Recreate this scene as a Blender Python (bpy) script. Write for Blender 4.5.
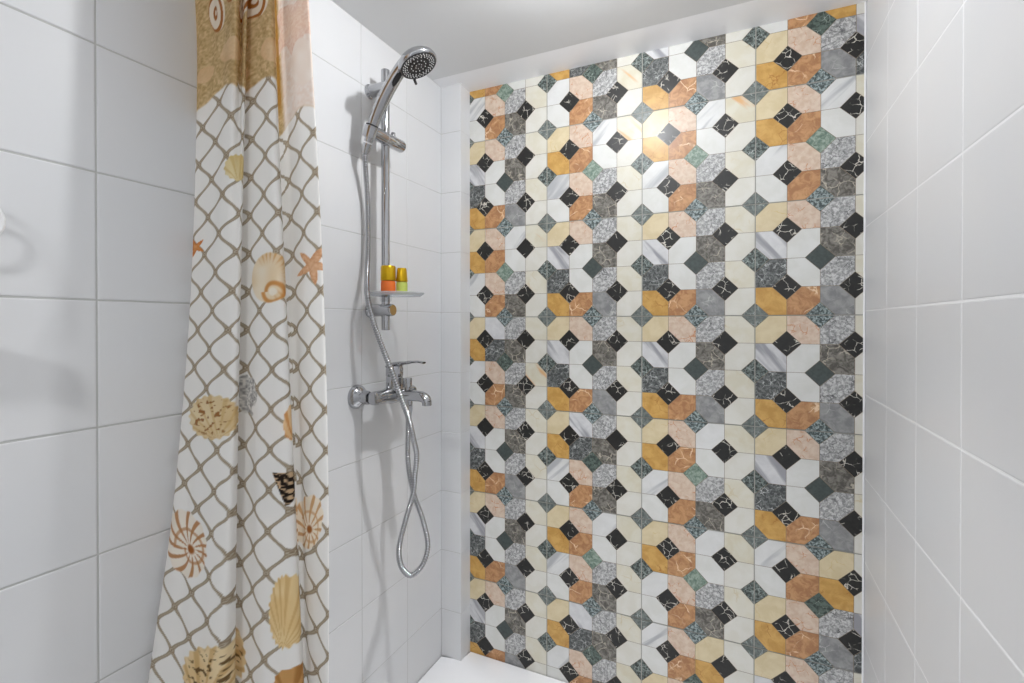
import bpy, bmesh, math, random
import numpy as np
from mathutils import Vector, Matrix

random.seed(7)
scene = bpy.context.scene
COL = scene.collection
for o in list(bpy.data.objects):
    bpy.data.objects.remove(o, do_unlink=True)

# ------------------------------------------------------------------ camera
EYE = 1.275                                   # camera height above the bathroom floor
cam_d = bpy.data.cameras.new('camera')
cam = bpy.data.objects.new('camera', cam_d)
COL.objects.link(cam)
cam.location = (0, 0, EYE)
cam.rotation_euler = (math.pi / 2 - .006, 0, .4343)
cam_d.sensor_width = 36
cam_d.lens = 491.06 / 1024 * 36
cam_d.shift_y = -15.07 / 1024
cam_d.clip_start = .01
scene.camera = cam

# ------------------------------------------------------------------ world, lights, exposure
scene.view_settings.view_transform = 'Standard'
scene.view_settings.look = 'None'
scene.view_settings.gamma = 1
scene.view_settings.use_curve_mapping = False
scene.view_settings.exposure = 0.06
world = bpy.data.worlds.new('world')
scene.world = world
world.use_nodes = True
world.node_tree.nodes['Background'].inputs[0].default_value = (.94, .97, 1, 1)
world.node_tree.nodes['Background'].inputs[1].default_value = 1.3

def area_light(name, loc, size, watts, col=(1, 1, 1), spread=180):
    l = bpy.data.lights.new(name, 'AREA')
    l.shape = 'DISK'; l.size = size; l.energy = watts; l.color = col; l.spread = math.radians(spread)
    o = bpy.data.objects.new(name, l)
    o.location = loc
    COL.objects.link(o)
    return o
CEIL = EYE + .806
LIGHT = (-.31, .90)
def bulb_light(name, loc, radius, watts, col):
    l = bpy.data.lights.new(name, 'POINT')
    l.shadow_soft_size = radius; l.energy = watts; l.color = col
    o = bpy.data.objects.new(name, l)
    o.location = loc
    COL.objects.link(o)
    return o
bulb_light('shower_lamp', (LIGHT[0], LIGHT[1], CEIL - .040), .013, 10.3, (.97, .985, 1))
area_light('shower_fill_beam', (LIGHT[0], LIGHT[1], CEIL - .013), .05, 3.1, (.97, .985, 1), 70)  # narrow beam added under the same fixture to brighten the lower shower
area_light('room_lamp', (-.20, -.50, CEIL - .012), .14, 8.0, (.97, .985, 1))

# ------------------------------------------------------------------ helpers
def lin(c):
    return tuple(((v / 255) / 12.92 if v / 255 <= .04045 else ((v / 255 + .055) / 1.055) ** 2.4) for v in c)
def rgba(c):
    return lin(c) + (1,)

def bsdf_material(name, col=(200, 200, 200), rough=.4, metal=0, spec=.5):
    m = bpy.data.materials.new(name)
    m.use_nodes = True
    b = m.node_tree.nodes['Principled BSDF']
    b.inputs['Base Color'].default_value = rgba(col)
    b.inputs['Roughness'].default_value = rough
    b.inputs['Metallic'].default_value = metal
    b.inputs['Specular IOR Level'].default_value = spec
    return m

class NT:
    """tiny node-tree writer"""
    def __init__(self, m):
        self.t = m.node_tree; self.n = self.t.nodes; self.b = self.n['Principled BSDF']
    def new(self, typ, **kw):
        x = self.n.new(typ)
        for k, v in kw.items(): setattr(x, k, v)
        return x
    def link(self, a, b): self.t.links.new(a, b)
    def noise(self, vec, scale, detail=4, rough=.55, dist=0):
        x = self.new('ShaderNodeTexNoise')
        x.inputs['Scale'].default_value = scale; x.inputs['Detail'].default_value = detail
        x.inputs['Roughness'].default_value = rough; x.inputs['Distortion'].default_value = dist
        self.link(vec, x.inputs['Vector']); return x
    def ramp(self, fac, lo, hi, a=0., b=1.):
        x = self.new('ShaderNodeMapRange')
        x.interpolation_type = 'SMOOTHSTEP'
        for i, v in zip((1, 2, 3, 4), (lo, hi, a, b)): x.inputs[i].default_value = v
        self.link(fac, x.inputs[0]); return x.outputs[0]
    def math(self, op, a, b):
        x = self.new('ShaderNodeMath', operation=op)
        for i, v in enumerate((a, b)):
            if isinstance(v, (int, float)): x.inputs[i].default_value = v
            else: self.link(v, x.inputs[i])
        return x.outputs[0]
    def mix(self, fac, a, b):
        x = self.new('ShaderNodeMix', data_type='RGBA')
        if isinstance(fac, (int, float)): x.inputs[0].default_value = fac
        else: self.link(fac, x.inputs[0])
        for i, v in ((6, a), (7, b)):
            if isinstance(v, tuple): x.inputs[i].default_value = rgba(v)
            else: self.link(v, x.inputs[i])
        return x.outputs[2]

def link_mesh(name, me, m, parent=None):
    o = bpy.data.objects.new(name, me)
    if m is not None:
        for q in (m if isinstance(m, (list, tuple)) else [m]): me.materials.append(q)
    COL.objects.link(o)
    if parent is not None: o.parent = parent
    return o
def obj(name, bm, m, parent=None, smooth=True, kind=None):
    bmesh.ops.recalc_face_normals(bm, faces=bm.faces)
    me = bpy.data.meshes.new(name)
    bm.to_mesh(me); bm.free()
    o = link_mesh(name, me, m, parent)
    if smooth:
        me.shade_smooth()
        me.set_sharp_from_angle(angle=math.radians(38))
    if kind: o['kind'] = kind
    return o
def structure(name, bm, m, smooth=False):
    return obj(name, bm, m, None, smooth, 'structure')
def thing(name, label, cat, loc=(0, 0, 0), group=None):
    o = bpy.data.objects.new(name, None)
    o.empty_display_size = .05
    COL.objects.link(o)
    o.location = loc
    o['label'] = label; o['category'] = cat
    if group: o['group'] = group
    return o

def add_box(bm, lo, hi, bevel=0, seg=2):
    r = bmesh.ops.create_cube(bm, size=1)
    vs = r['verts']
    for v in vs:
        v.co = Vector([(lo[i] + hi[i]) / 2 + v.co[i] * (hi[i] - lo[i]) for i in range(3)])
    if bevel:
        es = list({e for v in vs for e in v.link_edges})
        bmesh.ops.bevel(bm, geom=es, offset=bevel, segments=seg, affect='EDGES', profile=.5)
def frame(axis, hint=(0, 0, 1)):
    z = Vector(axis).normalized(); h = Vector(hint)
    if abs(z.dot(h.normalized())) > .95: h = Vector((1, 0, 0)) if abs(z.x) < .9 else Vector((0, 1, 0))
    x = (h - z * h.dot(z)).normalized(); y = z.cross(x)
    return Matrix((x, y, z)).transposed()
def add_lathe(bm, prof, origin, axis, seg=40, sx=1., sy=1., hint=(0, 0, 1)):
    """prof: list of (radius, distance along axis); radius 0 closes the end"""
    R = frame(axis, hint); o = Vector(origin); rings = []
    for r, h in prof:
        if r <= 1e-6: rings.append([bm.verts.new(o + R @ Vector((0, 0, h)))])
        else: rings.append([bm.verts.new(o + R @ Vector((sx * r * math.cos(2 * math.pi * k / seg), sy * r * math.sin(2 * math.pi * k / seg), h))) for k in range(seg)])
    for a, b in zip(rings, rings[1:]):
        for k in range(seg):
            k2 = (k + 1) % seg
            if len(a) == 1 and len(b) == 1: continue
            if len(a) == 1: bm.faces.new((a[0], b[k], b[k2]))
            elif len(b) == 1: bm.faces.new((a[k], a[k2], b[0]))
            else: bm.faces.new((a[k], a[k2], b[k2], b[k]))
def rod(bm, a, b, r, seg=32, ch=.0012):
    a, b = Vector(a), Vector(b); L = (b - a).length; ch = min(ch, r * .5, L * .3)
    add_lathe(bm, [(0, 0), (r - ch, 0), (r, ch), (r, L - ch), (r - ch, L), (0, L)], a, b - a, seg)
def spline(P, n):
    P = [Vector(p) for p in P]; Q = [2 * P[0] - P[1]] + P + [2 * P[-1] - P[-2]]; out = []
    for i in range(1, len(Q) - 2):
        a, b, c, d = Q[i - 1:i + 3]
        for k in range(n):
            t = k / n
            out.append(.5 * (2 * b + (c - a) * t + (2 * a - 5 * b + 4 * c - d) * t * t + (3 * b - a - 3 * c + d) * t ** 3))
    return out + [P[-1]]
def add_tube(bm, path, rad, seg=14, flat=None, hint=(0, 1, 0)):
    """rad: number or function of the index; flat: (width, depth) factors"""
    n = len(path); rings = []
    T = (path[1] - path[0]).normalized(); x = Vector(hint); x = (x - T * x.dot(T)).normalized()
    for i, p in enumerate(path):
        T = (path[min(i + 1, n - 1)] - path[max(i - 1, 0)]).normalized()
        x = (x - T * x.dot(T)).normalized(); y = T.cross(x)
        r = rad(i) if callable(rad) else rad
        w, d = flat if flat else (1, 1)
        rings.append([bm.verts.new(p + x * (r * w * math.cos(2 * math.pi * k / seg)) + y * (r * d * math.sin(2 * math.pi * k / seg))) for k in range(seg)])
    for a, b in zip(rings, rings[1:]):
        for k in range(seg): bm.faces.new((a[k], a[(k + 1) % seg], b[(k + 1) % seg], b[k]))
    bm.faces.new(rings[0][::-1]); bm.faces.new(rings[-1])
def C(x, y, z):                               # heights below are measured from eye level
    return Vector((x, y, z + EYE))

# ------------------------------------------------------------------ materials of the room
def ceramic_white():
    m = bsdf_material('white_glazed_tile', (218, 219, 220), .42, 0, .4)
    t = NT(m)
    co = t.new('ShaderNodeTexCoord')
    n = t.noise(co.outputs['Object'], 3.0, 2)
    t.link(t.mix(t.ramp(n.outputs[0], .3, .7), (216, 217, 219), (220, 220, 221)), t.b.inputs['Base Color'])
    mp = t.new('ShaderNodeMapping'); mp.inputs['Scale'].default_value = (26, 26, 1.6)
    t.link(co.outputs['Object'], mp.inputs[0])
    n2 = t.noise(mp.outputs[0], 1.0, 2)
    bp = t.new('ShaderNodeBump'); bp.inputs['Strength'].default_value = .025; bp.inputs['Distance'].default_value = .01
    t.link(n2.outputs[0], bp.inputs['Height']); t.link(bp.outputs[0], t.b.inputs['Normal'])
    return m
M_TILE = ceramic_white()
M_GROUT = bsdf_material('light_grey_grout', (186, 186, 184), .8)
M_GROUT_S = bsdf_material('lit_wall_grout', (190, 190, 188), .7)  # grout toned paler to stand in for the lit shower wall
M_GROUT_W = bsdf_material('white_grout', (240, 240, 241), .6)
M_CEIL = bsdf_material('white_ceiling_paint', (222, 223, 224), .55)
M_PVC = bsdf_material('white_plastic_trim', (244, 244, 246), .3)
M_ACRYL = bsdf_material('white_acrylic', (240, 240, 242), .18)
M_CHROME = bsdf_material('chrome', (182, 183, 186), .06, 1)
M_CHROME2 = bsdf_material('brushed_chrome', (176, 177, 180), .14, 1)
M_DARK = bsdf_material('dark_grey_plastic', (34, 34, 36), .35)
M_NOZ = bsdf_material('pale_rubber', (214, 214, 214), .5)
M_FLOOR = bsdf_material('pale_grey_floor_tile', (196, 196, 196), .4)

M_DARK_LEAF = bsdf_material('dark_reflection_leaf', (44, 36, 31), .4)  # for the added leaf that only darkens reflections
M_PLAST_W = bsdf_material('white_plastic', (232, 232, 232), .3)

# ------------------------------------------------------------------ marble mosaic materials
def marble(name, c1, c2, scale=45, lo=.35, hi=.65, detail=5, dist=.4, vein=None, streak=None, rough=.3):
    c1, c2 = ([v * .93 for v in c] for c in (c1, c2)); c1, c2 = tuple(c1), tuple(c2)
    m = bsdf_material(name, c1, .5, 0, .4)
    t = NT(m)
    t.b.inputs['Coat Weight'].default_value = .32; t.b.inputs['Coat Roughness'].default_value = .30
    uv = t.new('ShaderNodeUVMap').outputs[0]
    n = t.noise(uv, scale, detail, .62, dist)
    col = t.mix(t.ramp(n.outputs[0], lo, hi), c1, c2)
    if streak:                                # (colour, angle, frequency, position, width)
        sc, ang, fr, lo2, hi2 = streak
        mp = t.new('ShaderNodeMapping'); mp.inputs['Rotation'].default_value = (0, 0, math.radians(ang))
        t.link(uv, mp.inputs[0])
        mp2 = t.new('ShaderNodeMapping'); mp2.inputs['Scale'].default_value = (fr, fr * .12, 1)
        t.link(mp.outputs[0], mp2.inputs[0])
        s = t.noise(mp2.outputs[0], 1, 3, .5, .5)
        col = t.mix(t.ramp(s.outputs[0], lo2, hi2, 0, .85), col, sc)
    if vein:                                  # (colour, scale, width, coverage low, coverage high)
        vc, vs, vw, a, b = vein
        w = t.noise(uv, vs * .8, 3, .6)
        add = t.new('ShaderNodeVectorMath', operation='MULTIPLY_ADD')
        t.link(w.outputs[1], add.inputs[0]); add.inputs[1].default_value = (.9 / vs,) * 3
        t.link(uv, add.inputs[2])
        v = t.new('ShaderNodeTexVoronoi', feature='DISTANCE_TO_EDGE')
        v.inputs['Scale'].default_value = vs
        t.link(add.outputs[0], v.inputs['Vector'])
        line = t.ramp(v.outputs['Distance'], 0, vw, 1, 0)
        cov = t.ramp(t.noise(uv, vs * .55, 2).outputs[0], a, b)
        col = t.mix(t.math('MULTIPLY', line, cov), col, vc)
    t.link(col, t.b.inputs['Base Color'])
    return m
MB = {
 'W': marble('marble_white', (234, 234, 231), (226, 226, 221), 20),
 'w': marble('marble_white_streaked', (234, 234, 233), (226, 226, 224), 20, streak=((166, 168, 172), 45, 24, .52, .66)),
 'V': marble('marble_ivory', (233, 231, 223), (227, 224, 213), 22),
 'C': marble('marble_cream', (232, 228, 214), (226, 220, 200), 22, vein=((202, 188, 152), 26, .05, .50, .7)),
 'R': marble('marble_cream_rust_vein', (229, 225, 208), (222, 214, 190), 22, streak=((216, 164, 104), -45, 30, .58, .70)),
 'Y': marble('marble_pale_yellow', (232, 216, 180), (222, 204, 164), 26, vein=((202, 178, 126), 26, .04, .50, .7)),
 'O': marble('marble_ochre', (220, 174, 98), (200, 152, 74), 34, vein=((166, 112, 46), 34, .04, .48, .62)),
 'B': marble('marble_orange_brown', (208, 158, 110), (174, 122, 80), 46, .36, .62, 7, 1.0, vein=((234, 206, 172), 26, .05, .50, .60)),
 'P': marble('marble_pink', (230, 210, 191), (216, 188, 165), 60, .36, .64, vein=((190, 122, 78), 55, .06, .50, .62)),
 'G': marble('marble_pale_grey_breccia', (222, 222, 221), (148, 148, 148), 130, .36, .60, 8, .8, vein=((84, 84, 86), 48, .05, .46, .58)),
 'g': marble('marble_smooth_grey', (164, 164, 163), (134, 135, 136), 50, vein=((190, 190, 187), 30, .03, .48, .65)),
 'D': marble('marble_taupe', (142, 138, 130), (84, 80, 73), 70, .36, .62, 8, 1.0, vein=((184, 176, 160), 34, .05, .46, .58)),
 'K': marble('marble_dark_grey_breccia', (126, 129, 128), (66, 70, 70), 120, .38, .58, 8, .8, vein=((196, 198, 196), 70, .06, .46, .60)),
 'S': marble('marble_grey_white_streaked', (228, 228, 229), (214, 214, 216), 30, streak=((138, 138, 145), -38, 30, .46, .62)),
 'b': marble('marble_black', (15, 15, 14), (30, 29, 27), 60, vein=((220, 214, 202), 44, .05, .48, .58)),
 'n': marble('marble_green_grey', (128, 136, 132), (92, 101, 98), 90, .36, .62, 7, vein=((176, 184, 181), 60, .05, .46, .60)),
 's': marble('marble_blue_green_speckled', (64, 78, 78), (168, 182, 182), 150, .44, .58, 6, vein=((52, 62, 62), 80, .06, .4, .6)),
 'e': marble('marble_dark_green_breccia', (48, 56, 53), (120, 132, 128), 130, .42, .60, 7, vein=((184, 192, 188), 80, .06, .44, .58)),
 'a': marble('marble_slate_green', (74, 84, 82), (62, 71, 69), 120),
 'l': marble('marble_light_green', (106, 130, 116), (162, 178, 164), 90, .38, .62, 7, 1.0, vein=((72, 96, 82), 60, .06, .45, .6)),
 'd': marble('marble_deep_green', (50, 64, 58), (98, 114, 106), 110, .4, .60, 7, vein=((156, 168, 160), 60, .05, .46, .60)),
}
M_LINE = bsdf_material('printed_mosaic_joint', (128, 112, 92), .3)
M_SEAM = bsdf_material('mosaic_tile_grout', (164, 162, 155), .7)

# ------------------------------------------------------------------ the setting
XL, XR, YB, YF = -.925, .284, 1.4816, -1.30
XBOX, YBOX = -.847, 1.419
TRAY = EYE - 1.135
ROWL = [EYE + .0371 - k * .2025 for k in range(-4, 7)]
ROWR = [EYE + .0317 - k * .209 for k in range(-4, 7)]

def tiled_plane(bm, to3, us, vs, gap=.0026, bev=.0022, deep=.0012, gm=1):
    """bevelled tiles (material 0) over a grout plane (material 1); to3(u, v, out) gives a point"""
    us = sorted(us); vs = sorted(vs)
    q = [bm.verts.new(to3(a, b, -deep)) for a, b in ((us[0], vs[0]), (us[-1], vs[0]), (us[-1], vs[-1]), (us[0], vs[-1]))]
    bm.faces.new(q).material_index = gm
    for u0, u1 in zip(us, us[1:]):
        for v0, v1 in zip(vs, vs[1:]):
            g = gap / 2
            rings = []
            for k, d in ((0, -deep), (bev * .35, -.0003), (bev, 0)):
                a0, a1, b0, b1 = u0 + g + k, u1 - g - k, v0 + g + k, v1 - g - k
                rings.append([bm.verts.new(to3(a, b, d)) for a, b in ((a0, b0), (a1, b0), (a1, b1), (a0, b1))])
            for r0, r1 in zip(rings, rings[1:]):
                for k in range(4):
                    f = bm.faces.new((r0[k], r0[(k + 1) % 4], r1[(k + 1) % 4], r1[k]))
            bm.faces.new(rings[-1])

def clipv(lst, lo, hi):
    return [lo] + [v for v in lst if lo + .01 < v < hi - .01] + [hi]

bm = bmesh.new()
ys = [.430 + .2003 * k for k in range(-9, 6)]
tiled_plane(bm, lambda u, v, o: Vector((XL + o, u, v)), clipv(ys, YF, .630), clipv(ROWL, 0, CEIL))
tiled_plane(bm, lambda u, v, o: Vector((XL + o, u, v)), clipv(ys, .630, YB), clipv(ROWL, 0, CEIL), gap=.0018, bev=.0012, deep=.0007, gm=2)
add_box(bm, (XL - .06, YF, 0), (XL - .002, YB + .06, CEIL))
structure('wall_left', bm, [M_TILE, M_GROUT, M_GROUT_S])

bm = bmesh.new()
ys = [1.287 - .1955 * k for k in range(0, 14)]
tiled_plane(bm, lambda u, v, o: Vector((XR - o, u, v)), clipv(ys, YF, YB), clipv(ROWR, 0, CEIL), gap=.003, bev=.0016, deep=.0006)
add_box(bm, (XR + .002, YF, 0), (XR + .06, YB + .06, CEIL))
structure('wall_right', bm, [M_TILE, M_GROUT_W])

# boxed-in pipe run in the left back corner
bm = bmesh.new()
tiled_plane(bm, lambda u, v, o: Vector((u, YBOX - o, v)), [XL, XBOX], clipv(ROWL, TRAY - .005, CEIL), gap=.0018, bev=.0012, deep=.0007)
tiled_plane(bm, lambda u, v, o: Vector((XBOX + o, u, v)), [YBOX, YB], clipv(ROWL, TRAY - .005, CEIL), gap=.0006, bev=.001)
add_box(bm, (XL, YBOX + .002, TRAY - .005), (XBOX - .002, YB, CEIL))
structure('wall_boxing', bm, [M_TILE, M_GROUT_S])

# ---- mosaic back wall
T, CELL = .30, .075
X0, Z0 = -.2626, EYE + .0215
VAR = {   # cells by row, top to bottom, and the centre diamond
 'A': (('Y', 'P', 'G', 'C'), ('S', 'W', 'D', 'V'), ('K', 'W', 'G', 'C'), ('O', 'B', 'g', 'V'), 'a'),
 'B': (('Y', 'P', 'w', 'R'), ('O', 'B', 'W', 'V'), ('w', 'P', 'G', 'C'), ('W', 'B', 'D', 'V'), 'l'),
 'C': (('Y', 'S', 'G', 'C'), ('O', 'K', 'D', 'V'), ('w', 'P', 'G', 'R'), ('W', 'B', 'D', 'V'), 'd'),
 'D': (('w', 'P', 'Y', 'V'), ('W', 'B', 'O', 'V'), ('Y', 'P', 'G', 'S'), ('O', 'B', 'g', 'K'), 'd'),
}
PLAN = ['BCAD', 'ABBB', 'BAAA', 'CAAA', 'ACBA', 'ABBD', 'ACDA']
MKEYS = list(MB.keys())

def clip(poly, nx, nz, d):                    # keep nx*x + nz*z <= d
    out = []
    for i, p in enumerate(poly):
        q = poly[(i + 1) % len(poly)]
        a, b = nx * p[0] + nz * p[1] - d, nx * q[0] + nz * q[1] - d
        if a <= 0: out.append(p)
        if (a < 0 < b) or (b < 0 < a):
            t = a / (a - b)
            out.append((p[0] + (q[0] - p[0]) * t, p[1] + (q[1] - p[1]) * t))
    return out
def clip_rect(poly, x0, x1, z0, z1):
    for n in ((1, 0, x1), (-1, 0, -x0), (0, 1, z1), (0, -1, -z0)):
        if poly: poly = clip(poly, *n)
    return poly

bm = bmesh.new()
uvl = bm.loops.layers.uv.new('UVMap')
VX0, VX1, VZ0, VZ1 = XBOX, XR - .004, TRAY - .004, EYE + .7985
def face(poly, y, mi, off=None):
    if len(poly) < 3: return
    area = sum(p[0] * q[1] - q[0] * p[1] for p, q in zip(poly, poly[1:] + poly[:1])) / 2
    if abs(area) < 4e-6: return
    f = bm.faces.new([bm.verts.new((p[0], y, p[1])) for p in poly])
    f.material_index = mi
    if off:
        for l in f.loops: l[uvl].uv = (l.vert.co.x + off[0], l.vert.co.z + off[1])
NL, NS = len(MKEYS), len(MKEYS) + 1
face([(VX0, VZ0), (VX1, VZ0), (VX1, VZ1), (VX0, VZ1)], YB, NS)
LEG, LW, SEAM = .45 * CELL, .00055, .0013
for r, row in enumerate(PLAN):
    for c, v in enumerate(row):
        tx, tz = X0 + (c - 2) * T, Z0 + (3 - r) * T     # upper left corner of the tile
        R = (max(tx + SEAM, VX0), min(tx + T - SEAM, VX1), max(tz - T + SEAM, VZ0), min(tz - SEAM, VZ1))
        if R[1] <= R[0] or R[3] <= R[2]: continue
        face([(R[0], R[2]), (R[1], R[2]), (R[1], R[3]), (R[0], R[3])], YB - .0011, NL)
        rng = random.Random(ord(v) * 31)
        for j in range(4):
            for i in range(4):
                x0, z1 = tx + i * CELL, tz - j * CELL
                x1, z0 = x0 + CELL, z1 - CELL
                p = [(x0, z0), (x1, z0), (x1, z1), (x0, z1)]
                p = clip_rect(p, x0 + LW, x1 - LW, z0 + LW, z1 - LW)
                e = LEG + LW * 1.4
                if (i + j) % 2 == 0:          # even nodes at the upper left and lower right corners
                    p = clip(p, -1, 1, -x0 + z1 - e); p = clip(p, 1, -1, x1 - z0 - e)
                else:
                    p = clip(p, 1, 1, x1 + z1 - e); p = clip(p, -1, -1, -x0 - z0 - e)
                off = (rng.uniform(0, 40), rng.uniform(0, 40))
                face(clip_rect(p, *R), YB - .0014, MKEYS.index(VAR[v][j][i]), off)
        for j in range(5):
            for i in range(5):
                if (i + j) % 2: continue
                if i % 2: k = 'b'
                elif (i, j) == (2, 2): k = VAR[v][4]
                elif i == 2: k = 's'
                elif j == 2: k = 'e'
                else: k = 'n'
                cx, cz = tx + i * CELL, tz - j * CELL
                L = LEG - LW * 1.4
                off = (rng.uniform(0, 40), rng.uniform(0, 40))
                face(clip_rect([(cx - L, cz), (cx, cz - L), (cx + L, cz), (cx, cz + L)], *R), YB - .0014, MKEYS.index(k), off)
add_box(bm, (XL, YB + .002, 0), (XR, YB + .06, CEIL))
me = bpy.data.meshes.new('wall_back')
bm.normal_update()
for f in bm.faces:
    if abs(f.normal.y) > .9 and f.calc_center_median().y < YB + .001 and f.normal.y > 0: f.normal_flip()
bm.to_mesh(me); bm.free()
wb = link_mesh('wall_back', me, [MB[k] for k in MKEYS] + [M_LINE, M_SEAM])
wb['kind'] = 'structure'

# white edge bead at the right of the mosaic, ceiling and its border board
bm = bmesh.new()
add_box(bm, (XR - .0048, YB - .004, TRAY), (XR - .0005, YB + .001, EYE + .798), .0008, 1)
structure('trim_1', bm, M_PVC)
bm = bmesh.new()
add_box(bm, (XL - .06, YF, CEIL), (XR + .06, YB + .06, CEIL + .06))
structure('ceiling', bm, M_CEIL)
bm = bmesh.new()
sec = [(1.364, CEIL + .0004), (1.40, CEIL - .0022), (1.44, CEIL - .0046), (YB - .0005, EYE + .7985), (YB - .0005, CEIL + .001)]
va, vb = ([bm.verts.new((x, y, z)) for y, z in sec] for x in (XL + .001, XR - .001))
bm.faces.new(va); bm.faces.new(vb[::-1])
for k in range(5): bm.faces.new((va[k], va[(k + 1) % 5], vb[(k + 1) % 5], vb[k]))
structure('trim_2', bm, M_PVC)
bm = bmesh.new()
add_box(bm, (XL, YF, -.06), (XR, YB, 0))
structure('floor', bm, M_FLOOR)
bm = bmesh.new()                              # unseen dark leaf added behind the camera for dark reflections in chrome
add_box(bm, (XL + .01, YF - .02, .01), (XL + .62, YF + .02, 2.02), .003)
for z0, z1 in ((.18, .92), (1.04, 1.88)):
    add_box(bm, (XL + .11, YF + .018, z0), (XL + .52, YF + .026, z1), .006)
structure('added_dark_leaf_1', bm, M_DARK_LEAF)
bm = bmesh.new()
add_lathe(bm, [(.046, .004), (.052, .001), (.062, -.004), (.062, -.012)], (LIGHT[0], LIGHT[1], CEIL - .008), (0, 0, -1), 48)
structure('ceiling_light', bm, M_PVC, True)

# ------------------------------------------------------------------ shower tray
tr = thing('shower_tray', 'white acrylic shower tray on the floor below the mosaic wall', 'shower tray', ((XL + XR) / 2, 1.08, 0))
def rel(o, parent):                           # keep world coordinates of the mesh while parenting
    o.parent = parent; o.matrix_parent_inverse = Matrix.Translation(-Vector(parent.location))
    return o
bm = bmesh.new()
out = [(XL + .001, .70), (XR - .001, .70), (XR - .001, YB - .003), (XBOX + .001, YB - .003), (XBOX + .001, YBOX - .002), (XL + .001, YBOX - .002)]
va = [bm.verts.new((x, y, 0)) for x, y in out]; vb = [bm.verts.new((x, y, TRAY)) for x, y in out]
bm.faces.new(va[::-1]); bm.faces.new(vb)
for k in range(6): bm.faces.new((va[k], va[(k + 1) % 6], vb[(k + 1) % 6], vb[k]))
bmesh.ops.bevel(bm, geom=[e for e in bm.edges if e.verts[0].co.z > .1 and e.verts[1].co.z > .1], offset=.006, segments=3, affect='EDGES', profile=.5)
rel(obj('basin', bm, M_ACRYL), tr)
bm = bmesh.new()
rod(bm, (-.32, 1.05, TRAY - .004), (-.32, 1.05, TRAY + .003), .045, 40)
dr = rel(obj('drain_cover', bm, M_CHROME), tr)

# ------------------------------------------------------------------ shower rail
YR, XP = 1.0627, -.87
ra = thing('shower_rail', 'chrome vertical shower rail fixed to the white tiled left wall', 'shower rail', C(XL, YR, -.02))
bm = bmesh.new()
rod(bm, C(XP, YR, -.018), C(XP, YR, .684), .0112, 36, .001)
rel(obj('pole', bm, M_CHROME), ra)
for z in (.636, .036):
    bm = bmesh.new()
    a = C(XL, YR, z)
    add_lathe(bm, [(0, 0), (.0195, 0), (.0195, .005), (.0168, .008), (.0168, .075), (.0158, .079), (.0140, .0805), (0, .0805)], a, (1, 0, 0), 40)
    rel(obj('wall_bracket', bm, M_CHROME), ra)
ZS = .495
bm = bmesh.new()
R_ = [(0, 0), (.0150, 0), (.0168, .002), (.0168, .046), (.0160, .047), (.0160, .049), (.0172, .050), (.0172, .118), (.0160, .1215), (0, .1225)]
add_lathe(bm, R_, C(XP + .008, 1.000, ZS), (0, 1, 0), 40)
sl = rel(obj('slider', bm, M_CHROME), ra)
bm = bmesh.new()
add_lathe(bm, [(0, 0), (.006, 0), (.006, .010), (.005, .012), (0, .012)], C(XP + .008, 1.085, ZS + .015), (0, 0, 1), 20)
rel(obj('release_button', bm, M_CHROME), ra)
bm = bmesh.new()                              # cup that carries the hand shower
ax = Vector((.40, 0, 1)).normalized()
cup0 = C(-.868, .994, .478)
add_lathe(bm, [(.0125, 0), (.0165, 0), (.0180, .028), (.0150, .028), (.0128, .002)], cup0, ax, 36)
rel(obj('holder_cup', bm, M_CHROME), ra)

# ------------------------------------------------------------------ hand shower
hs = thing('hand_shower', 'chrome hand shower with a dark round spray face in the rail holder', 'hand shower', cup0)
HY = .996
path = spline([(-.8715, HY, EYE + .468), (-.862, HY, EYE + .492), (-.846, HY, EYE + .527), (-.818, HY, EYE + .573), (-.783, HY, EYE + .617), (-.757, HY, EYE + .640), (-.735, HY, EYE + .650)], 10)
bm = bmesh.new()
N = len(path)
def hr(i):
    t = i / (N - 1)
    return .0108 + .0062 * min(1, t * 2.2) + .003 * max(0, t - .7) / .3
add_tube(bm, path, hr, 28, (1.06, .86))
rel(obj('handle', bm, M_CHROME), hs)
bm = bmesh.new()                              # collar line between handle and holder
add_lathe(bm, [(.0120, 0), (.0152, 0), (.0152, .0035), (.0120, .0035)], cup0 + ax * .0300, ax, 32)
rel(obj('collar', bm, M_DARK), hs)
bm = bmesh.new()                              # dark oval inlay under the handle
pc = path[int(N * .66)]; tz = (path[int(N * .66) + 2] - path[int(N * .66) - 2]).normalized()
nrm = Vector((tz.z, 0, -tz.x))
nrm = (nrm + Vector((0, -.55, 0))).normalized(); nrm = (nrm - tz * nrm.dot(tz)).normalized()
add_lathe(bm, [(0, .0016), (.6, .0014), (.9, .0006), (1.0, -.003)], pc + nrm * .0150, nrm, 32, .026, .0075, tuple(tz))
rel(obj('grip_inlay', bm, M_DARK), hs)
FC = C(-.714, HY, .630)
FN = Vector((.40, .10, -.911)).normalized()
bm = bmesh.new()
add_lathe(bm, [(.0405, .0005), (.046, .0012), (.0490, -.0015), (.0498, -.006), (.0475, -.014), (.041, -.021), (.030, -.0275), (.016, -.031), (0, -.032)], FC, FN, 56)
rel(obj('head_shell', bm, M_CHROME), hs)
bm = bmesh.new()
add_lathe(bm, [(0, .0018), (.012, .0018), (.0135, .0004), (.0215, .0004), (.023, .0022), (.0255, .0022), (.0265, .0004), (.0405, .0004), (.043, .0022), (.0455, .0016), (.0458, -.004)], FC, FN, 56)
sf = rel(obj('spray_face', bm, M_DARK), hs)
nb = bmesh.new()
add_lathe(nb, [(.00135, -.001), (.0012, .0016), (.0006, .0022), (0, .0022)], (0, 0, 0), (0, 0, 1), 8)
nme = bpy.data.meshes.new('nozzle'); nb.to_mesh(nme); nb.free(); nme.materials.append(M_NOZ); nme.shade_smooth()
Rf = frame(FN)
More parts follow.
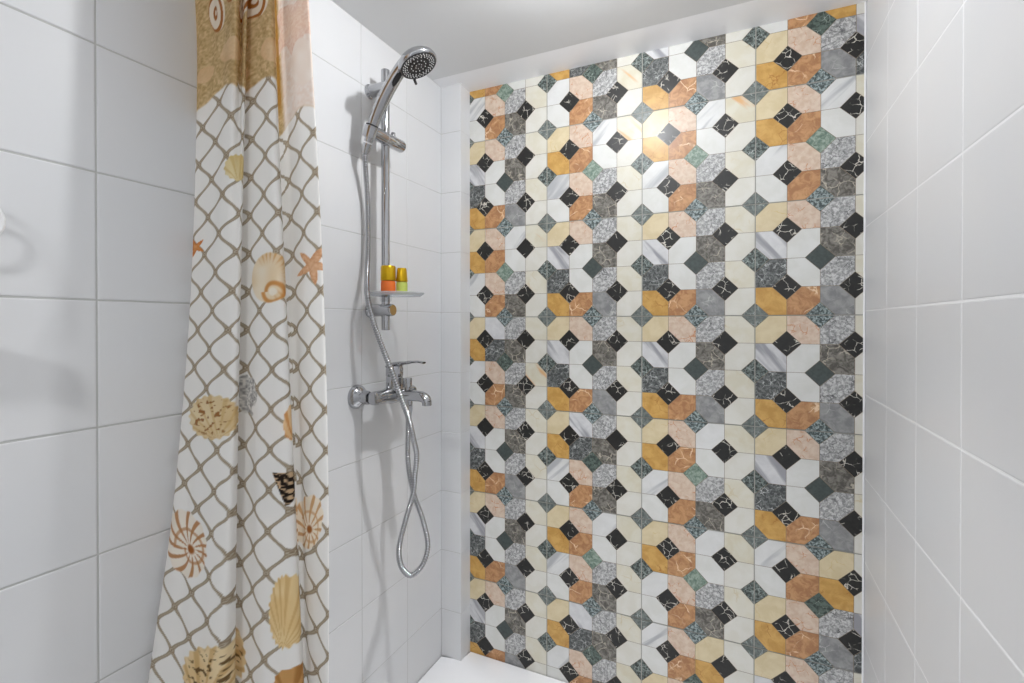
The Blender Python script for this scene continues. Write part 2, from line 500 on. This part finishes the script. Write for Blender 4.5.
spots = [(rr, (k + .5 * (q % 2)) / n) for q, (rr, n) in enumerate(((.0395, 30), (.0350, 30), (.0300, 20), (.0185, 12), (.008, 6))) for k in range(n)]
for rr, f in spots:
    a = 2 * math.pi * f
    o = bpy.data.objects.new('nozzle', nme)
    COL.objects.link(o)
    p = FC + Rf @ Vector((rr * math.cos(a), rr * math.sin(a), .0006))
    o.parent = sf
    o.matrix_parent_inverse = Matrix.Translation(-Vector(hs.location)) @ Matrix.Identity(4)
    o.matrix_parent_inverse = (sf.matrix_parent_inverse).inverted() @ sf.matrix_parent_inverse
    o.location = p; o.rotation_euler = Rf.to_euler()
bm = bmesh.new()                              # spray selector tab at the rim
tabd = Vector((-.82, .57, 0)); tabd = (tabd - FN * tabd.dot(FN)).normalized()
a = FC + tabd * .044
add_tube(bm, [a - tabd * .004 + FN * .001, a + tabd * .002 + FN * .004, a + tabd * .003 + FN * .015], lambda i: .0042 - .0005 * i, 14)
rel(obj('spray_selector', bm, M_DARK), hs)

# ------------------------------------------------------------------ shower mixer
YC, XM, ZM = 1.085, -.862, -.195
mx = thing('shower_mixer', 'chrome single-lever shower mixer tap mounted on the left wall', 'tap', C(XL, YC, ZM))
for y in (YC - .075, YC + .075):
    bm = bmesh.new()
    add_lathe(bm, [(0, 0), (.0325, 0), (.0325, .003), (.031, .009), (.026, .016), (.0195, .021), (.0165, .024), (.0165, .028), (0, .028)], C(XL, y, ZM), (1, 0, 0), 48)
    rel(obj('wall_flange', bm, M_CHROME), mx)
    bm = bmesh.new()
    add_lathe(bm, [(0, .020), (.0165, .020), (.0185, .022), (.0185, .042), (.0170, .045), (0, .045)], C(XL, y, ZM), (1, 0, 0), 6)
    rel(obj('union_nut', bm, M_CHROME), mx)
bm = bmesh.new()
prof = [(0, 0), (.0120, 0), (.0165, .003), (.0180, .009), (.0175, .030), (.0185, .050), (.0225, .066), (.0235, .088), (.0225, .110), (.0185, .126), (.0175, .146), (.0180, .167), (.0165, .173), (.012, .176), (0, .176)]
add_lathe(bm, prof, C(XM, YC - .088, ZM), (0, 1, 0), 40)
rel(obj('valve_body', bm, M_CHROME), mx)
bm = bmesh.new()
add_lathe(bm, [(0, 0), (.0225, 0), (.0235, .012), (.0232, .040), (.0225, .043), (.0225, .045), (.0238, .047), (.0238, .064), (.0215, .073), (.014, .078), (0, .0795)], C(XM + .004, YC, ZM + .006), (0, 0, 1), 44)
rel(obj('cartridge_housing', bm, M_CHROME), mx)
bm = bmesh.new()
lp = spline([C(XM - .012, YC, ZM + .077), C(XM + .006, YC, ZM + .083), C(XM + .03, YC, ZM + .0865), C(XM + .06, YC, ZM + .091), C(XM + .084, YC, ZM + .0925), C(XM + .101, YC, ZM + .0905)], 6)
add_tube(bm, lp, lambda i: [.016, .0170, .0140, .0095, .0078, .007][min(5, i // 6)] if i % 6 == 0 else .5 * ([.016, .0170, .0140, .0095, .0078, .007][min(5, i // 6)] + [.016, .0170, .0140, .0095, .0078, .007][min(5, i // 6 + 1)]), 20, (1.25, .42))
rel(obj('lever', bm, M_CHROME), mx)
bm = bmesh.new()
sp = spline([C(XM + .010, YC, ZM), C(XM + .040, YC, ZM + .001), C(XM + .070, YC, ZM + .001), C(XM + .094, YC, ZM - .0005), C(XM + .106, YC, ZM - .006), C(XM + .110, YC, ZM - .014)], 6)
add_tube(bm, sp, lambda i: .0165 - .0035 * i / 30, 24)
rel(obj('spout', bm, M_CHROME), mx)
bm = bmesh.new()
add_lathe(bm, [(0, 0), (.0125, 0), (.0125, .011), (.0105, .012), (.0095, .010), (0, .010)], C(XM + .110, YC, ZM - .011), (0, 0, -1), 32)
rel(obj('aerator', bm, M_CHROME2), mx)
bm = bmesh.new()
add_lathe(bm, [(0, .012), (.0075, .012), (.0075, .022), (.0118, .023), (.0125, .026), (.0120, .034), (.0128, .044), (.0120, .048), (0, .0485)], C(XM + .047, YC, ZM), (0, 0, 1), 28)
rel(obj('diverter_knob', bm, M_CHROME), mx)
bm = bmesh.new()
add_lathe(bm, [(0, .010), (.0112, .010), (.0112, .022), (.0098, .024), (0, .024)], C(XM + .050, YC, ZM), (0, 0, -1), 28)
rel(obj('hose_outlet', bm, M_CHROME), mx)

# ------------------------------------------------------------------ shower hose
ho = thing('shower_hose', 'ribbed chrome shower hose looping down from the hand shower to the tap', 'shower hose', C(-.81, YC, -.24))
ht = path[0]; hd = (path[0] - path[2]).normalized()
HP = [ht + hd * .006, ht + hd * .030, C(-.892, 1.010, .40), C(-.902, 1.029, .32), C(-.902, 1.030, .20), C(-.888, 1.010, .125), C(-.866, .986, .07), C(-.848, .985, .01), C(-.830, .990, -.042), C(-.790, .992, -.129), C(-.775, 1.009, -.194),
      C(-.766, 1.026, -.246), C(-.764, 1.043, -.301), C(-.767, 1.060, -.345), C(-.772, 1.059, -.397), C(-.772, 1.050, -.447), C(-.773, 1.019, -.505),
      C(-.775, .996, -.567), C(-.771, 1.003, -.615), C(-.760, 1.028, -.644), C(-.747, 1.060, -.626), C(-.745, 1.078, -.582), C(-.760, 1.0765, -.5186),
      C(-.785, 1.075, -.461), C(-.798, 1.0714, -.4036), C(-.805, 1.0725, -.351), C(-.811, 1.082, -.294), C(XM + .050, YC, -.245), C(XM + .050, YC, -.228)]
coarse = spline(HP, 24)
ds = [0]
for a, b in zip(coarse, coarse[1:]): ds.append(ds[-1] + (b - a).length)
PITCH = .0064
n = int(ds[-1] / (PITCH / 6)); S = np.linspace(0, ds[-1], n)
arr = np.array([tuple(p) for p in coarse])
fine = [Vector((np.interp(s, ds, arr[:, 0]), np.interp(s, ds, arr[:, 1]), np.interp(s, ds, arr[:, 2]))) for s in S]
bm = bmesh.new()
add_tube(bm, fine, lambda i: .0074 - .0020 * (1 if i % 6 in (0, 5) else (.3 if i % 6 in (1, 4) else 0)), 16)
rel(obj('hose', bm, M_CHROME2), ho)
bm = bmesh.new()
add_lathe(bm, [(0, 0), (.0085, 0), (.0095, .004), (.0105, .020), (.0112, .026), (0, .026)], HP[1], -hd, 24)
rel(obj('connector_nut', bm, M_CHROME), ho)
bm = bmesh.new()
add_lathe(bm, [(0, .022), (.0105, .022), (.0115, .026), (.0112, .040), (.0085, .058), (.0078, .062), (0, .062)], C(XM + .050, YC, ZM), (0, 0, -1), 8)
rel(obj('connector_nut', bm, M_CHROME), ho)

# ------------------------------------------------------------------ soap dish and bottles
def clear_plastic(name, tint, clear, rough=.05):
    m = bsdf_material(name, tint, rough)
    t = NT(m)
    tr_ = t.new('ShaderNodeBsdfTransparent'); tr_.inputs[0].default_value = rgba(tint)
    mx_ = t.new('ShaderNodeMixShader'); mx_.inputs[0].default_value = clear
    out = t.n['Material Output']
    t.link(t.b.outputs[0], mx_.inputs[1]); t.link(tr_.outputs[0], mx_.inputs[2])
    t.link(mx_.outputs[0], out.inputs[0])
    return m
M_CLEAR = clear_plastic('clear_plastic', (248, 249, 250), .95)
M_RIM = clear_plastic('clear_plastic_edge', (232, 234, 236), .58)
DX, DY, DZ = -.834, 1.0640, .0745
sd = thing('soap_dish', 'clear round plastic soap dish clipped to the rail below two small bottles', 'soap dish', C(DX, DY, DZ))
bm = bmesh.new()
add_lathe(bm, [(0, .0015), (.050, .0015), (.0640, .0022), (.0645, -.0006), (.050, -.0014), (0, -.0014)], C(DX, DY, DZ), (0, 0, 1), 72)
rel(obj('dish', bm, M_CLEAR), sd)
bm = bmesh.new()
add_lathe(bm, [(.0645, .0020), (.0705, .0075), (.0730, .0080), (.0738, .0062), (.0705, .0030), (.0645, -.0012)], C(DX, DY, DZ), (0, 0, 1), 72)
add_lathe(bm, [(.0645, .0020), (.0645, -.0012)], C(DX, DY, DZ), (0, 0, 1), 72)
rel(obj('rim', bm, M_RIM), sd)
bm = bmesh.new()
add_lathe(bm, [(.0118, .012), (.0150, .012), (.0160, .004), (.0160, -.012), (.0130, -.016), (.0118, -.016)], C(XP, YR, DZ), (0, 0, 1), 32)
rel(obj('rail_clip', bm, M_CLEAR), sd)

def bottle(name, label, x, y, body_m, cap_m, r, h_body, h_cap, taper, group):
    t = thing(name, label, 'bottle', C(x, y, DZ + .0016), group)
    b = C(x, y, DZ + .0016)
    bm = bmesh.new()
    add_lathe(bm, [(0, .001), (r * .8, 0), (r * .97, .002), (r, .006), (r, h_body * .82), (r * .93, h_body * .95), (r * .7, h_body), (0, h_body)], b, (0, 0, 1), 36)
    rel(obj('bottle_body', bm, body_m), t)
    bm = bmesh.new()
    add_lathe(bm, [(r * .6, h_body - .001), (r * 1.02, h_body - .0005), (r * 1.04, h_body + .002), (r * 1.04 * taper, h_body + h_cap - .003), (r * .95 * taper, h_body + h_cap), (0, h_body + h_cap)], b, (0, 0, 1), 36)
    rel(obj('cap', bm, cap_m), t)
    return t
M_GOLD = bsdf_material('gold_cap', (196, 158, 24), .28, .75)
M_ORANGE = clear_plastic('orange_gel', (250, 132, 58), .30, .12)
M_LIME = clear_plastic('lime_gel', (214, 226, 120), .35, .12)
bottle('toiletry_bottle', 'small orange toiletry bottle with a gold cap on the soap dish', -.8225, 1.0150, M_ORANGE, M_GOLD, .0186, .0345, .0375, .98, 'bottles on the soap dish')
bottle('toiletry_bottle', 'small lime yellow toiletry bottle with a tapered gold cap on the soap dish', -.7975, 1.0385, M_LIME, M_GOLD, .0146, .0325, .0350, .80, 'bottles on the soap dish')

# ------------------------------------------------------------------ wall hair dryer, only its ring shows at the left edge
hd_ = thing('hair_dryer', 'white wall hair dryer holder ring and cord at the left edge of the photo', 'hair dryer', C(XL, .22, .10))
bm = bmesh.new()
add_box(bm, C(XL, .13, -.02), C(XL + .035, .235, .20), .012, 4)
rel(obj('wall_mount', bm, M_PLAST_W), hd_)
bm = bmesh.new()
cen = C(XL + .036, .281, .135)
ring = [cen + Vector((0, .026 * math.cos(a), .026 * math.sin(a))) for a in np.linspace(0, 2 * math.pi, 41)]
add_tube(bm, ring, .0042, 12, None, (1, 0, 0))
rel(obj('holder_ring', bm, M_PLAST_W), hd_)
bm = bmesh.new()
add_tube(bm, spline([C(-.888, .232, .14), C(-.83, .17, .06), C(-.825, .225, .045), C(-.823, .268, .030)], 8), lambda i: [.02, .024, .021][min(2, i // 8)], 20)
rel(obj('barrel', bm, M_PLAST_W), hd_)
bm = bmesh.new()
add_tube(bm, spline([C(-.888, .225, .19), C(-.85, .225, .225), C(-.822, .236, .215), C(-.818, .258, .145), C(-.825, .250, .085), C(-.828, .235, .05)], 10), .0032, 10)
rel(obj('cord', bm, M_PLAST_W), hd_)

# ------------------------------------------------------------------ shower curtain
LV = {
 0.57: [(-0.88, 0.655), (-0.916, 0.5835), (-0.8513, 0.575), (-0.7771, 0.56), (-0.7934, 0.585), (-0.7722, 0.575), (-0.7686, 0.578), (-0.7976, 0.592), (-0.7977, 0.594), (-0.7452, 0.587), (-0.7341, 0.6), (-0.7804, 0.64), (-0.7776, 0.642), (-0.707, 0.61), (-0.6665, 0.612), (-0.7, 0.645)],
 0.1: [(-0.88, 0.655), (-0.914, 0.577), (-0.8562, 0.56), (-0.7964, 0.552), (-0.7771, 0.56), (-0.7752, 0.566), (-0.7837, 0.575), (-0.8134, 0.59), (-0.8162, 0.593), (-0.7426, 0.583), (-0.705, 0.594), (-0.7596, 0.64), (-0.7552, 0.645), (-0.6759, 0.612), (-0.6377, 0.615), (-0.6908, 0.65)],
 -0.65: [(-0.88, 0.62), (-0.917, 0.495), (-0.8313, 0.485), (-0.7608, 0.482), (-0.7329, 0.495), (-0.7311, 0.515), (-0.7403, 0.53), (-0.7737, 0.545), (-0.7768, 0.549), (-0.6787, 0.54), (-0.6394, 0.575), (-0.6816, 0.615), (-0.6822, 0.622), (-0.6378, 0.598), (-0.6039, 0.595), (-0.6578, 0.63)],
}
def np_catmull(P, n):
    P = np.array(P); Q = np.vstack([2 * P[0] - P[1], P, 2 * P[-1] - P[-2]]); out = []
    for i in range(1, len(Q) - 2):
        t = np.linspace(0, 1, n, endpoint=False)[:, None]; a, b, c, d = Q[i - 1], Q[i], Q[i + 1], Q[i + 2]
        out.append(.5 * ((2 * b) + (-a + c) * t + (2 * a - 5 * b + 4 * c - d) * t * t + (-a + 3 * b - 3 * c + d) * t ** 3))
    out.append(P[-1:]); return np.vstack(out)
def curtain_surface(zs, cols):
    n = 24; L, A = [], []
    for z in (.57, .10, -.65):
        c = np_catmull(LV[z], n)
        L.append(c); A.append(np.r_[0, np.cumsum(np.linalg.norm(np.diff(c, axis=0), axis=1))])
    a6, a9, a13 = A[1][6 * n], A[1][9 * n], A[1][13 * n]; S = []
    for s in A:
        k = np.arange(len(s)); o = np.empty_like(s)
        m = k <= 6 * n; o[m] = a6 + s[m] - s[6 * n]
        m = (k >= 8 * n) & (k <= 11 * n); o[m] = a9 + s[m] - s[9 * n]
        m = k >= 12 * n; o[m] = a13 + s[m] - s[13 * n]
        for a, b in ((6 * n, 8 * n), (11 * n, 12 * n)): o[a:b + 1] = np.interp(s[a:b + 1], [s[a], s[b]], [o[a], o[b]])
        S.append(o)
    par = np.interp(np.linspace(0, A[1][-1], cols), A[1], np.arange(len(A[1])))   # columns evenly spaced over the cloth
    kk = np.arange(len(A[1]))
    L = [np.stack([np.interp(par, kk, c[:, 0]), np.interp(par, kk, c[:, 1])], 1) for c in L]
    S = [np.interp(par, kk, s) for s in S]
    z0, z1, z2 = .57, .10, -.65
    zc = np.clip(zs, -.80, .64)[:, None]
    w = [(zc - z1) * (zc - z2) / ((z0 - z1) * (z0 - z2)), (zc - z0) * (zc - z2) / ((z1 - z0) * (z1 - z2)), (zc - z0) * (zc - z1) / ((z2 - z0) * (z2 - z1))]
    XY = sum(wi[..., None] * l[None] for wi, l in zip(w, L)); SS = sum(wi * s[None] for wi, s in zip(w, S))
    return XY, SS

def vnoise(x, z, f, seed):
    rs = np.random.RandomState(seed); g = rs.rand(64, 64)
    x, z = x * f, z * f
    i, j = np.floor(x).astype(int), np.floor(z).astype(int); fx, fz = x - i, z - j
    fx, fz = fx * fx * (3 - 2 * fx), fz * fz * (3 - 2 * fz)
    G = lambda a, b: g[a % 64, b % 64]
    return (G(i, j) * (1 - fx) + G(i + 1, j) * fx) * (1 - fz) + (G(i, j + 1) * (1 - fx) + G(i + 1, j + 1) * fx) * fz
def sstep(x, a, b):
    t = np.clip((x - a) / (b - a), 0, 1); return t * t * (3 - 2 * t)
SK = [0, .141, .190, .2312, .2525, .338, .372, .406, .440, .5458, .6012, .632, .73]
PK = [-1.44, 0, .5, 1, 1.5, 2, 2.5, 3, 3.45, 4, 4.5, 5, 6.6]
def print_x(s, z):                            # cloth coordinate across the print, one net cell = 1
    return np.interp(s - np.where(s < .52, .054 * (z - .126), 0), SK, PK)
CW = .05
def cloth_print(s, z):
    """the printed net, sand border, shells and starfish as flat colour (sRGB 0-255)"""
    p = print_x(s, z); x = p * CW
    col = np.empty(s.shape + (3,)); col[:] = (248, 247, 245)
    def over(mask, c):
        c = np.asarray(c, float)
        col[:] = col * (1 - mask[..., None]) + (c if c.ndim > 1 else c[None, None]) * mask[..., None]
    q = (z - .122) / .0665
    q = q - .34 * np.sin(4 * np.pi * q) / (4 * np.pi)
    wob = .010 * (vnoise(x, z, 60, 3) - .5)
    for a in (p + q + wob, p - q + wob):
        d = np.abs(a - np.round(a)) * .04
        over(sstep(d, .0028, .0018) * .9, (150, 135, 112))
        tw = .5 + .5 * np.sin(z * 1500 + x * 700)
        over(sstep(d, .0012, .0005) * (.5 + .3 * tw), (196, 184, 164))
    dx = np.abs(p - np.round(p * 2) / 2) * CW; dz = np.abs((z - .122) / .0665 - np.round((z - .122) / .0665 * 2) / 2) * .0665
    par = (np.round(p * 2) + np.round((z - .122) / .0665 * 2)) % 2 == 0
    dk = np.hypot(dx, dz)
    over(sstep(dk, .0046, .0036) * par, (150, 132, 110))
    over(sstep(np.abs(dk - .0021), .0010, .0004) * par * .8, (205, 196, 178))
    n1, n2, n3 = vnoise(x, z, 260, 5), vnoise(x, z, 420, 6), vnoise(x, z, 55, 7)
    def at(sc, zc, ang=0.):
        u, v = x - print_x(np.array(sc), np.array(zc)) * CW, z - zc
        c, s_ = math.cos(math.radians(ang)), math.sin(math.radians(ang))
        return u * c + v * s_, -u * s_ + v * c
    def blot(m, c1, c2, n=n1): over(m, np.array(c1)[None, None] * (1 - n[..., None]) + np.array(c2)[None, None] * n[..., None])
    # sand border along the top
    edge = .400 + .022 * np.sin(x * 55 + 1.0) * .5 + .012 * (p > .6) * (p < 3.6) - .042 * (p > 3.6)
    sand = sstep(z, edge - .003, edge + .003)
    blot(sand, (176, 146, 96), (232, 208, 164), np.clip(n1 * .6 + n2 * .6 - .1, 0, 1))
    right = sand * sstep(p, 3.85, 4.0)
    blot(right, (238, 222, 210), (246, 238, 232), n1)
    # large pinkish starfish and pale shell on the right of the border
    def star(sc, zc, r, ang, c1, c2, k=.42):
        u, v = at(sc, zc); rr = np.hypot(u, v); th = np.arctan2(v, u) + math.radians(ang)
        lim = r * (k + (1 - k) * np.abs(((th * 5 / (2 * np.pi)) % 1) * 2 - 1) ** 1.6)
        blot(sstep(rr, lim + .0008, lim - .0008), c1, c2, n2)
        over(sstep(rr, lim * .9, lim * .2) * .25, (250, 225, 195))
    star(.605, .515, .062, 20, (228, 196, 178), (244, 226, 214), .5)
    u, v = at(.618, .445); m = sstep(np.hypot(u / .022, v / .040), 1.04, .96)
    blot(m, (240, 226, 214), (248, 241, 234), n3)
    # brown and white shells at the top of the border
    for sc, zc, rx, rz, ang in ((.122, .552, .014, .040, 15), (.235, .556, .016, .034, -20), (.36, .560, .018, .030, 10), (.18, .575, .014, .026, 0)):
        u, v = at(sc, zc, ang); rr = np.hypot(u / rx, v / rz); th = np.arctan2(v / rz, u / rx)
        m = sstep(rr, 1.04, .96); over(m, (240, 230, 214))
        over(m * sstep(np.sin(rr * 9 + np.cos(th) * 2), .2, .6), (168, 106, 48))
    for sc, zc, rr_ in ((.19, .47, .022), (.27, .44, .02), (.40, .47, .024), (.10, .45, .016)):
        u, v = at(sc, zc); blot(sstep(np.hypot(u, v * 1.1) / rr_, 1.05, .9) * .8, (222, 186, 140), (240, 214, 178), n3)
    # golden strip at the fold
    over(sand * sstep(np.abs(p - 1.55), .16, .06) * .8, (206, 156, 58))
    over(sand * sstep(np.abs(p - 3.72), .14, .06) * sstep(z, .37, .41) * .75, (190, 138, 56))
    def fan(sc, zc, rx, rz, ang, c1, c2, ribs, dark, spots=None):
        u, v = at(sc, zc, ang); r = np.hypot(u / rx, v / rz); th = np.arctan2(v / rz, u / rx)
        lim = 1 + .04 * np.sin(th * ribs); m = sstep(r, lim + .03, lim - .03)
        a2 = np.arctan2(u / rx, v / rz + 1.05)
        blot(m, c1, c2, n3); over(m * sstep(np.sin(a2 * ribs), .2, .9) * .5, dark)
        if spots is not None: over(m * sstep(vnoise(u * .55, v, 330, 11), .72, .82) * .8 * sstep(r, 1, .7), spots)
    def spiral(sc, zc, rx, rz, ang, base, dark, freq, turns=1.6):
        u, v = at(sc, zc, ang)
        th0 = np.arctan2(v / rz, u / rx); r0 = np.hypot(u / rx, v / rz)
        lim = 1 + .10 * np.cos(th0 * 2 - 2.2) + .03 * np.sin(th0 * freq)
        m = sstep(r0, lim + .03, lim - .03); blot(m, base, tuple(min(255, b + 8) for b in base), n3)
        u2, v2 = u - .22 * rx, v + .16 * rz                     # the whorl sits low and to the right
        r = np.hypot(u2 / rx, v2 / rz); th = np.arctan2(v2 / rz, u2 / rx)
        lead = r * turns * np.pi
        over(m * sstep(np.cos(th * freq + lead * 1.1), .30, .75) * sstep(r, .14, .30) * .85, dark)
        over(sstep(np.abs(r - .52 - .06 * th), .07, .03) * m * .6, dark)
        over(sstep(r, .20, .09), (164, 98, 44))
    fan(.2309, .268, .021, .023, 0, (236, 222, 178), (224, 200, 140), 14, (205, 176, 110))
    # cream nautilus with an orange rim and a swirl low on its right
    u, v = at(.390, .078, 0); r = np.hypot(u / .034, v / .043); th = np.arctan2(v / .043, u / .034)
    m = sstep(r, 1.03, .95); blot(m, (246, 236, 218), (240, 220, 186), n3)
    rim = m * sstep(r, .45, .95) * sstep(np.cos(th - .5), -.5, .3)
    over(rim * (.25 + .5 * sstep(np.sin(th * 26), .0, .8)), (212, 158, 92))
    u2, v2 = at(.399, .054); r2 = np.hypot(u2 / .017, v2 / .019); t2 = np.arctan2(v2, u2)
    over(sstep(np.abs(r2 - .85 + .05 * t2), .30, .08) * m * .85, (208, 142, 72)); over(sstep(r2, .45, .28) * .9, (250, 244, 232))
    star(.618, .098, .034, 10, (204, 146, 104), (232, 190, 152), .34)
    star(.107, .138, .018, 30, (196, 110, 40), (224, 150, 80), .35)
    fan(.196, -.158, .040, .036, 20, (238, 222, 186), (222, 194, 144), 20, (206, 172, 112), (140, 84, 36))
    u, v = at(.334, -.120); m = sstep(np.hypot(u / .018, v / .036) + .5 * (vnoise(u, v, 110, 13) - .5), 1.0, .9)
    blot(m, (150, 150, 150), (238, 236, 232), np.clip(n2 * 1.4 - .2, 0, 1))
    fan(.4368, -.166, .010, .030, 0, (232, 186, 130), (244, 216, 176), 10, (190, 110, 40))
    spiral(.1336, -.372, .036, .048, 15, (244, 236, 224), (182, 126, 78), 13)
    u, v = at(.4178, -.274); w_ = .017 * (1 - np.clip((.026 - v) / .052, 0, 1)) + .001
    m = sstep(np.abs(u), w_ + .0006, w_ - .0006) * (np.abs(v) < .026)
    blot(m, (34, 24, 18), (206, 176, 140), sstep(n2, .5, .75))
    spiral(.5765, -.340, .026, .050, -15, (246, 234, 216), (208, 160, 108), 12, .9)
    fan(.4065, -.468, .017, .056, 0, (244, 220, 170), (232, 200, 142), 26, (206, 164, 102))
    fan(.2082, -.560, .048, .048, -25, (244, 226, 188), (228, 198, 146), 20, (196, 154, 92), (84, 60, 30))
    fan(.4153, -.576, .014, .020, 0, (214, 170, 110), (196, 140, 80), 10, (150, 96, 40))
    return col

zs = np.r_[np.arange(-1.20, -.68, .0056), np.arange(-.68, .60, .0017), np.arange(.60, .715, .02)]
COLS = 460
XY, SS = curtain_surface(zs, COLS)
Z = np.repeat(zs[:, None], COLS, 1)
# soft small undulations of the thin cloth
XY = XY + (.0007 * np.sin(SS * 120 + Z * 3.0) + .0007 * np.sin(SS * 60 - Z * 5))[..., None] * np.array([.5, .85])[None, None]
XY[..., 0] = np.maximum(XY[..., 0], XL + .004)
rows = len(zs)
co = np.stack([XY[..., 0], XY[..., 1], Z + EYE], -1).reshape(-1, 3).astype(np.float32)
idx = np.arange(rows * COLS).reshape(rows, COLS)
quads = np.stack([idx[:-1, :-1], idx[:-1, 1:], idx[1:, 1:], idx[1:, :-1]], -1).reshape(-1, 4).astype(np.int32)
me = bpy.data.meshes.new('shower_curtain')
me.vertices.add(len(co)); me.vertices.foreach_set('co', co.ravel())
me.loops.add(quads.size); me.loops.foreach_set('vertex_index', quads.ravel())
me.polygons.add(len(quads)); me.polygons.foreach_set('loop_start', np.arange(0, quads.size, 4, dtype=np.int32))
me.polygons.foreach_set('use_smooth', np.ones(len(quads), bool))
me.update(calc_edges=True)
at_ = me.color_attributes.new('cloth_print', 'FLOAT_COLOR', 'POINT')
pr = np.clip(cloth_print(SS, Z), 0, 255) / 255
pr = np.where(pr <= .04045, pr / 12.92, ((pr + .055) / 1.055) ** 2.4)
at_.data.foreach_set('color', np.concatenate([pr, np.ones(pr.shape[:2] + (1,))], -1).astype(np.float32).ravel())
M_CLOTH = bsdf_material('printed_curtain_fabric', (240, 238, 235), .55, 0, .25)
t = NT(M_CLOTH)
ca = t.new('ShaderNodeVertexColor', layer_name='cloth_print')
t.link(ca.outputs[0], t.b.inputs['Base Color'])
tl = t.new('ShaderNodeBsdfTranslucent'); t.link(ca.outputs[0], tl.inputs[0])
mxs = t.new('ShaderNodeMixShader'); mxs.inputs[0].default_value = .40
t.link(t.b.outputs[0], mxs.inputs[1]); t.link(tl.outputs[0], mxs.inputs[2]); t.link(mxs.outputs[0], t.n['Material Output'].inputs[0])
cu = link_mesh('shower_curtain', me, M_CLOTH)
cu['label'] = 'white shower curtain printed with a brown net, shells and starfish, gathered beside the left wall'
cu['category'] = 'shower curtain'

# rod that carries the curtain, just above the picture
bm = bmesh.new()
rod(bm, C(XL, .60, .735), C(XR, .60, .735), .0125)
structure('curtain_rod', bm, M_PLAST_W, True)
